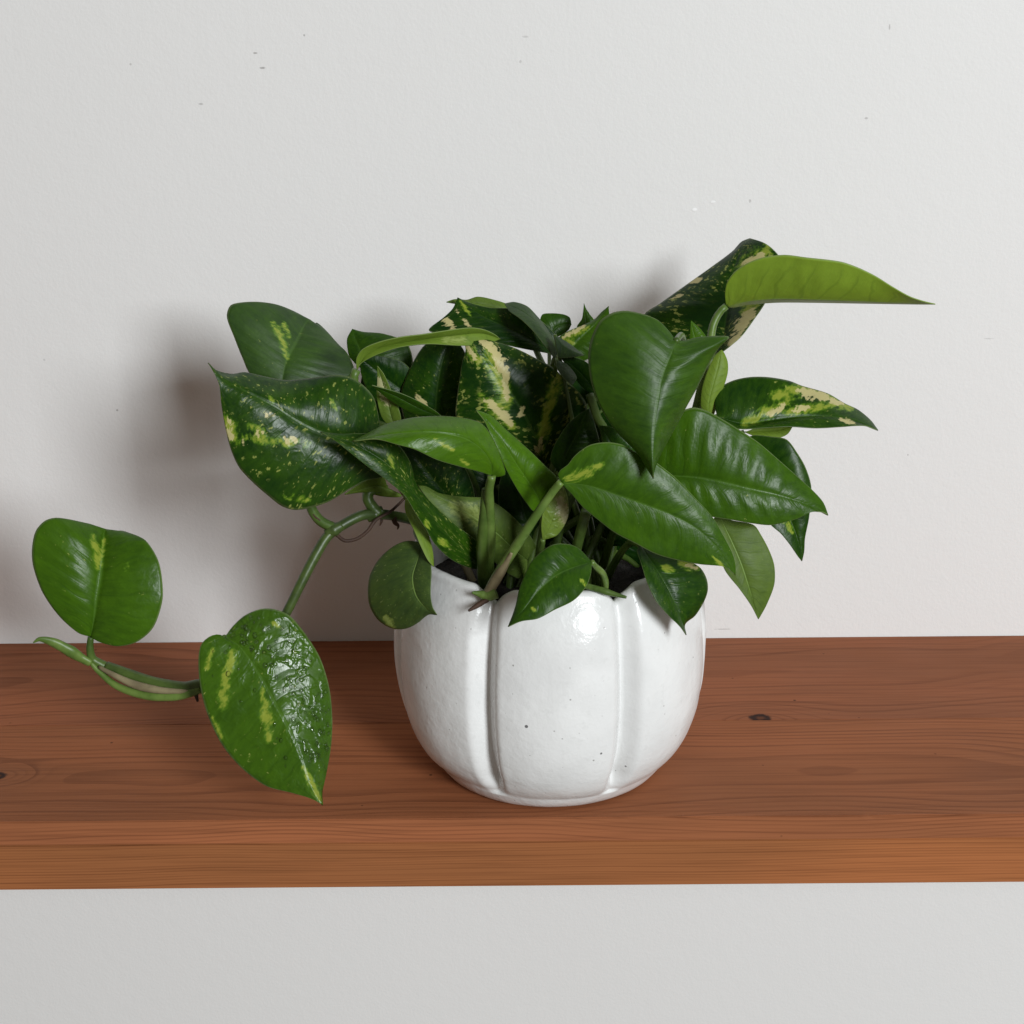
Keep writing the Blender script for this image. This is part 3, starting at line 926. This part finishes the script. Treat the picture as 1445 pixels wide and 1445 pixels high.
# ---- right side
leaf((1025, 432), (1320, 428.5), [(1023, 413), (1026, 398), (1037, 383), (1055, 371), (1077, 363), (1107, 359.5), (1137, 363), (1186, 369), (1210, 377), (1235, 389), (1259, 404), (1284, 418), (1305, 425)],
     [(1052, 425), (1095, 421), (1144, 422), (1205, 424), (1265, 426)], [(1035, 433), (1052, 429.5), (1095, 426), (1144, 426), (1205, 427), (1265, 428), (1300, 428.5)],
     152, 172, 6, 14, -18, .08, 'under', .90, label='bright green leaf high on the right seen from below', petiole=[(1016, 440, 152), (1006, 460, 154), (1000, 500, 160), (975, 600, 168), (900, 740, 172)], pr=.0026, pmat=M_PALE)
leaf((1014, 500), (1058, 336), [(985, 512), (950, 490), (915, 462), (909, 444), (930, 429), (961, 407), (1006, 375), (1034, 354), (1046, 341)],
     [(1022, 470), (1026, 440), (1030, 405), (1038, 371), (1047, 346)], [(1022, 494), (1030, 488), (1046, 474), (1064, 450), (1080, 426), (1094, 392), (1100, 364), (1089, 350), (1077, 342)],
     116, 74, 0, -14, 20, .08, shade=.06, fleck=.75, cream=[(1040, 465, 1062, 440, 9), (1050, 375, 1075, 362, 8), (975, 398, 990, 392, 4), (1030, 485, 1045, 470, 6), (950, 420, 962, 416, 3)],
     lime=[(1045, 385, 1080, 355, 14), (1050, 440, 1070, 420, 10)], label='tall cream-flecked leaf leaning on the wall at the top', petiole='soil')
leaf((1012, 588), (1239.5, 607), [(1009, 575), (1009, 560), (1016, 547), (1034, 537), (1058, 532), (1083, 532), (1113, 537), (1131, 544), (1168, 555), (1192, 569), (1211, 578), (1229, 593)],
     [(1049, 598), (1083, 594), (1131, 588), (1174, 588), (1205, 594)], [(1030, 603), (1049, 605), (1070, 604), (1113, 602), (1153, 604), (1189, 602), (1220, 600)],
     190, 176, 6, -18, 8, .12, shade=.16, fleck=.3, cream=[(1085, 585, 1106, 572, 5), (1130, 553, 1165, 560, 8), (1120, 580, 1140, 575, 4), (1165, 562, 1190, 570, 4), (1185, 592, 1205, 597, 3)],
     lime=[(1050, 598, 1110, 568, 8), (1090, 560, 1150, 545, 10), (1110, 582, 1180, 570, 7), (1140, 550, 1200, 575, 8)], label='dark leaf with cream splashes pointing right', petiole='soil')
leaf((1050, 610), (1120, 600), [(1070, 603), (1100, 600)], [(1075, 609), (1100, 607)], [(1070, 617), (1098, 618), (1111, 613)], 170, 164, 0, 0, 3, .1, 'under', .72, label='sliver of a light green leaf under the cream-splashed leaf', petiole='soil')
leaf((1002, 600), (1018, 494), [(990, 575), (991, 550), (998, 526), (1008, 505)], [(1000, 570), (1007, 540), (1014, 515)], [(1010, 575), (1020, 547), (1026, 526), (1026, 511), (1022, 500)],
     182, 176, 3, -2, -2, .14, 'under', .55, label='small upright light green leaf behind the matt heart-shaped leaf', petiole=[(1000, 620, 184), (975, 680, 186), (930, 760, 184)], pr=.003)
leaf((986, 490), (975, 452), [(974, 482), (974, 466)], [(982, 480), (978, 466)], [(998, 480), (990, 466), (982, 458)], 178, 172, 0, 0, 0, .1, 'top', .6, label='tiny bright leaf tip behind the heart-shaped leaf', petiole='soil', pr=.001)

# ---- top, middle
leaf((770, 664), (647, 468.5), [(730, 660), (690, 640), (655, 612), (643, 588), (644.5, 562), (648, 537), (652, 512), (657, 492)],
     [(752, 610), (725, 560), (695, 515), (668, 484)], [(800, 650), (826, 610), (829, 574), (816, 552), (801, 539), (781, 519), (759, 507), (729, 492), (699, 482), (669, 475)],
     176, 182, 8, 0, -10, .12, shade=.08, fleck=.8,
     cream=[(680, 482, 705, 500, 6), (700, 496, 714, 535, 9), (712, 530, 716, 562, 5), (682, 562, 700, 578, 5), (700, 578, 722, 597, 6), (733, 590, 738, 575, 5), (650, 478, 672, 505, 4), (757, 640, 764, 620, 5)],
     lime=[(650, 475, 676, 512, 7), (690, 490, 716, 570, 12), (775, 570, 790, 530, 9), (760, 640, 775, 570, 8), (680, 560, 722, 600, 9)],
     label='large dark leaf with a broad cream splash in the middle', petiole='soil')
leaf((620, 625), (640, 474), [(580, 610), (566, 575), (567, 549), (580, 517), (597, 489), (618, 476)], [(615, 580), (618, 540), (626, 505)], [(660, 610), (672, 570), (668, 530), (655, 495)],
     158, 156, 6, -6, -6, .14, shade=.10, fleck=.45, cream=[(588, 560, 602, 572, 5)], label='dark leaf behind the cream-splashed middle leaf', petiole='soil')
leaf((503, 522), (706, 478), [(503, 505), (512, 492), (535, 482), (565, 475), (597, 471), (629, 466), (664, 462), (684, 465), (699, 472)], [(518, 500), (545, 488), (590, 480), (640, 473), (680, 470)],
     [(510, 513), (525, 504), (545, 496), (567, 490), (604, 486), (654, 488), (690, 484)], 196, 172, 8, 6, 4, .10, 'under', .50, lime=[(625, 480, 655, 480, 5)], label='long narrow light green leaf bridging the top left',
     petiole=[(499, 534, 196), (505, 560, 196), (545, 650, 192), (620, 760, 182)], pr=.0030, pmat=M_PALE)
leaf((520, 530), (497, 464), [(494, 505), (490, 490), (490, 477)], [(510, 500), (502, 480)], [(580, 520), (575, 485), (542, 471), (512, 468)], 146, 132, 0, 0, -4, .1, shade=.22, label='dark blunt leaf behind the long narrow leaf', petiole='soil')
leaf((560, 610), (533, 516), [(540, 590), (532, 560), (533, 538)], [(552, 585), (545, 555), (538, 532)], [(566, 590), (556, 560), (542, 528)], 196, 190, 0, 0, 2, .1, 'under', .35, cream=[(534, 535, 548, 570, 6)], label='narrow pale-edged leaf at the left, standing upright', petiole='soil', pr=.0016)
leaf((625, 590), (524, 544), [(600, 588), (579, 582), (550, 565)], [(595, 578), (560, 560)], [(617, 582), (592, 567), (562, 554)], 196, 206, 0, -2, 2, .1, shade=.2, label='narrow blue-green leaf blade at the left', petiole='soil', pr=.0014)
leaf((600, 570), (508, 505), [(560, 580), (525, 560), (510, 530)], [(560, 545), (530, 522)], [(590, 540), (570, 512), (535, 502)], 152, 160, 0, 0, 0, .1, shade=.05, label='dark olive leaf in the shade at the left', petiole='soil')
# the leaves along the top edge
leaf((785, 500), (645.7, 419.5), [(730, 490), (680, 478), (640, 472), (605, 466), (627, 447), (639, 435)], [(750, 480), (715, 462), (680, 445)], [(785, 475), (760, 450), (725, 436), (690, 434), (662, 427)],
     146, 128, 4, 6, -4, .06, shade=.08, fleck=.35, cream=[(628, 452, 638, 462, 6), (655, 452, 662, 460, 3), (644, 436, 647, 442, 2)], lime=[(650, 425, 664, 446, 3)], label='dark cream-spotted leaf with its point up at the top', petiole='soil')
leaf((735, 450), (630, 427), [(700, 445), (670, 434), (648, 430)], [(700, 434), (670, 428)], [(720, 432), (694, 423), (674, 419.5), (659, 424), (642, 423)], 116, 122, 0, 2, -3, .1, 'under', .30, label='olive leaf edge at the very top', petiole='soil')
leaf((783, 506), (712, 428), [(768, 486), (752, 466), (735, 450), (718, 438)], [(778, 482), (760, 458), (738, 440)], [(788, 495), (783, 482), (771, 462), (759, 447), (744, 432), (726, 426)], 168, 140, 8, 6, -10, .1, shade=.17, matt=1.0, label='arching grey-green leaf at the top', petiole='soil', fleck=.15)
leaf((775, 480), (806.5, 458), [(762, 460), (765, 444), (778, 442), (795, 443.5), (804, 448)], [(785, 462), (798, 458)], [(790, 474), (802, 466)], 112, 104, 0, -2, 0, .1, shade=.18, label='small rounded leaf against the wall at the top', petiole='soil', pr=.0014)
leaf((800, 500), (858.5, 432), [(786, 480), (800, 468), (822, 459), (838, 451), (849, 440)], [(815, 482), (835, 462), (850, 446)], [(822, 510), (850, 490), (862, 462), (860, 445)], 150, 142, 0, -4, 3, .1, shade=.42, cream=[(795, 476, 825, 460, 3)], lime=[(795, 478, 830, 462, 5), (800, 480, 810, 485, 5)], fleck=.3, label='green horn-tipped leaf with a pale margin at the top', petiole='soil')
leaf((826, 476), (824, 427.5), [(814, 462), (821, 450), (823, 438)], [(827, 455), (825, 440)], [(840, 456), (832, 443), (827, 435)], 128, 120, 0, 0, 0, .1, shade=.30, label='thin leaf point standing up at the top', petiole='soil', pr=.0012)
leaf((783, 472), (824, 501), [(785, 488), (789, 504), (805, 504)], [(793, 485), (808, 495)], [(792, 477.5), (808, 488)], 176, 186, 0, 2, -5, .05, shade=.10, matt=1.0, label='small grey shining leaf in the middle of the top', petiole='soil', pr=.0012)
leaf((786, 508), (808.6, 543), [(785, 517), (797, 535)], [(794, 518), (804, 532)], [(797, 512), (806, 520), (814, 533)], 186, 192, 0, 2, -4, .05, shade=.12, matt=1.0, label='small violet-grey shining leaf below the grey one', petiole='soil', pr=.0012)
leaf((842, 560), (790, 503), [(820, 545), (802, 520)], [(828, 536), (808, 516)], [(845, 530), (826, 510), (805, 503)], 172, 180, 0, 0, 0, .08, shade=.06, label='dark teal leaf beside the heart-shaped leaf', petiole='soil')
# the inside: most are near-black filler leaves, added to darken the gaps
leaf((690, 760), (680, 640), [(655, 740), (640, 700), (650, 660)], [(692, 720), (688, 675)], [(735, 745), (745, 700), (715, 655)], 172, 166, 2, 0, -4, .1, shade=.03, label='dark filler leaf added for shade deep in the plant behind the middle stems', petiole='soil')
leaf((840, 690), (838, 510), [(795, 660), (785, 590), (805, 535)], [(840, 620), (838, 560)], [(890, 660), (895, 590), (870, 535)], 140, 134, 2, 0, -4, .1, shade=.04, label='dark filler leaf added for shade deep in the plant against the back', petiole='soil')
leaf((605, 650), (512, 520), [(560, 650), (525, 610), (508, 560)], [(570, 600), (535, 555)], [(610, 600), (590, 550), (545, 515)], 142, 136, 2, 0, -4, .1, shade=.04, label='dark filler leaf added for shade deep in the plant behind the blue-green blade', petiole='soil')
leaf((690, 790), (640, 690), [(655, 780), (632, 750), (628, 715)], [(670, 750), (650, 715)], [(710, 760), (710, 720), (670, 690)], 168, 160, 2, 0, -4, .1, shade=.03, label='dark filler leaf added for shade deep in the plant over the left of the soil', petiole='soil')
leaf((840, 800), (800, 690), [(805, 790), (780, 750), (780, 715)], [(825, 755), (810, 715)], [(870, 775), (860, 730), (825, 695)], 158, 150, 2, 0, -4, .1, shade=.03, label='dark filler leaf added for shade deep in the plant over the middle of the soil', petiole='soil')
leaf((900, 800), (950, 720), [(870, 780), (880, 745), (910, 722)], [(915, 765), (935, 740)], [(945, 790), (970, 760), (970, 735)], 158, 150, 2, 0, -4, .1, shade=.03, label='dark filler leaf added for shade deep in the plant over the right of the soil', petiole='soil')
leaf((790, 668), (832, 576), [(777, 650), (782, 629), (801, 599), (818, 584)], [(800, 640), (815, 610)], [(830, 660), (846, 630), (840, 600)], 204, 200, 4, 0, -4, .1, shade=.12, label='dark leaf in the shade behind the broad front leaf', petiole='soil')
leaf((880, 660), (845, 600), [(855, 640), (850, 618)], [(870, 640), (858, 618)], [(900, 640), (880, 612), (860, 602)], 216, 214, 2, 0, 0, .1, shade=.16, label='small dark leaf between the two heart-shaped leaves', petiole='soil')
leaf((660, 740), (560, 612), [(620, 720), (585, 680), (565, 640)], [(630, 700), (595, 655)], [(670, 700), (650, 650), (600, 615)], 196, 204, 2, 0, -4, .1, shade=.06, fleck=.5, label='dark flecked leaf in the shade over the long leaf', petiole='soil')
leaf((760, 780), (720, 650), [(725, 760), (705, 720), (705, 680)], [(745, 740), (730, 690)], [(790, 750), (780, 700), (745, 665)], 196, 192, 2, 0, -4, .1, shade=.03, label='dark filler leaf added for shade behind the slanting stem', petiole='soil')
leaf((860, 770), (930, 690), [(850, 735), (870, 700), (900, 688)], [(880, 740), (910, 710)], [(900, 770), (930, 740), (938, 710)], 196, 192, 2, 0, -4, .1, shade=.03, label='dark filler leaf added for shade under the broad front leaf', petiole='soil')
leaf((690, 660), (610, 560), [(640, 650), (612, 620), (604, 590)], [(655, 615), (630, 580)], [(700, 620), (690, 580), (645, 558)], 150, 140, 2, 0, -4, .1, shade=.05, label='dark filler leaf added for shade deep in the plant at the left', petiole='soil')
leaf((900, 640), (890, 500), [(850, 610), (840, 560), (860, 520)], [(890, 590), (885, 540)], [(950, 610), (960, 560), (930, 515)], 160, 150, 2, 0, -4, .1, shade=.05, label='dark filler leaf added for shade deep in the plant behind the heart-shaped leaf', petiole='soil')
leaf((820, 700), (740, 600), [(770, 700), (740, 670), (730, 630)], [(790, 660), (765, 625)], [(830, 660), (820, 620), (775, 598)], 150, 150, 2, 0, -4, .1, shade=.04, label='dark filler leaf added for shade deep in the plant behind the cream splash', petiole='soil')

# ---- stems between the leaves, sheaths and roots
def stem(pts, rad, mat=M_STEM, name='stem', label=None):
    o = tube(name, [px(x, y, d / 1000) for x, y, d in pts], rad, mat, n=40, seed=pts[0][0])
    if label:
        o['label'] = label
    return o


stem([(684, 690, 244), (683, 730, 238), (681, 775, 230), (684, 820, 220), (690, 845, 210)], [(0, .0016), (.3, .0030), (1, .0042)], M_STEM)
stem([(827, 722, 246), (821, 745, 240), (815, 768, 234), (806, 800, 222), (796, 840, 205)], [(0, .0028), (1, .0030)], M_STEM)
stem([(600, 640, 190), (612, 690, 190), (640, 760, 186), (680, 850, 178)], [(0, .0022), (1, .0026)], M_SHEATH)
stem([(572, 612, 192), (590, 660, 190), (606, 690, 188), (650, 780, 182)], [(0, .0012), (.4, .0022), (1, .002)], M_SHEATH)
stem([(832, 556, 182), (843, 590, 188), (852, 605, 192), (860, 680, 186), (850, 800, 176)], [(0, .0024), (1, .0030)], M_STEM)
stem([(787, 512, 150), (786, 500, 160), (783, 508, 166), (782, 540, 166), (786, 650, 168), (790, 820, 170)], [(0, .0018), (1, .0026)], M_PALE)
stem([(722, 780, 258), (712, 798, 253), (700, 818, 250), (688, 838, 248), (681, 850, 247)], [(0, .0008), (.4, .0026), (.8, .0030), (1, .0016)], M_SHEATH, 'sheath')
stem([(700, 836, 250), (688, 841, 250), (676, 838, 250), (666, 836, 251)], [(0, .0034), (.5, .0026), (1, .0006)], M_PALE, 'sheath')
stem([(688, 846, 251), (676, 853, 254), (661, 862, 257)], [(0, .0014), (.6, .0014), (1, .0006)], M_ROOT, 'aerial_root')
stem([(824, 826, 252), (845, 832, 254), (865, 838, 256), (884, 843, 258)], [(0, .0016), (.5, .0019), (1, .0007)], M_STEM, 'sheath')
stem([(571, 703, 206), (552, 721, 210), (530, 734, 214), (519, 749, 217), (504, 760, 219), (487, 763, 221), (474, 754, 223)], [(0, .0007), (.5, .0010), (1, .0010)], M_ROOT, 'aerial_root')
stem([(452, 735, 224), (444, 728, 223), (438, 717, 221)], [(0, .0008), (1, .0005)], M_ROOT, 'aerial_root')
stem([(556, 730, 203), (557, 737, 204), (562, 742, 205), (561, 747, 205)], [(0, .0016), (.5, .0012), (1, .0003)], M_ROOT, 'aerial_root')
stem([(539, 732, 207), (538, 737, 208), (536, 742, 208)], [(0, .0009), (1, .0003)], M_ROOT, 'aerial_root')
stem([(281, 973, 240), (277, 979, 241), (279, 990, 242)], [(0, .0014), (.6, .0011), (1, .0006)], M_ROOT, 'aerial_root')

# ---- drops of water on the low hanging leaf
random.seed(11)
bm = bmesh.new()
dg = bpy.context.evaluated_depsgraph_get()
NVV = 2 * NV + 1
for k in range(120):
    i = random.randint(6, NU - 14)
    s = random.uniform(0.12, 0.92)
    right = random.random() < 0.86
    e = (B_A[2] if right else B_A[0])
    l, mm = e[i], B_A[1][i]
    mm2, l2 = B_A[1][i + 1], e[i + 1]
    q = mm.lerp(l, s)
    wid = (l - mm).length
    nview = (Vector((CX, CY, CZ)) - q).normalized()
    q = q + nview * (0.03 * wid * (s ** 0.75) * (1 - s) * 3.0 + 0.0001)
    n = (l - mm).cross(mm2 - mm).normalized()
    if n.dot(nview) < 0:
        n = -n
    r = random.choice((0.0005, 0.0006, 0.0008, 0.0009, 0.0011))
    rot = n.to_track_quat('Z', 'Y').to_matrix().to_4x4()
    mt = Matrix.Translation(q - plant.location) @ rot @ Matrix.Diagonal((r * random.uniform(.8, 1.3), r * random.uniform(.9, 1.8), r * 0.55, 1))
    bmesh.ops.create_uvsphere(bm, u_segments=10, v_segments=6, radius=1, matrix=mt)
m = bpy.data.meshes.new('water_drops')
bm.to_mesh(m)
bm.free()
smooth(m)
drops = obj('water_drops', m, M_WATER, B_LEAF)
drops['kind'] = 'stuff'
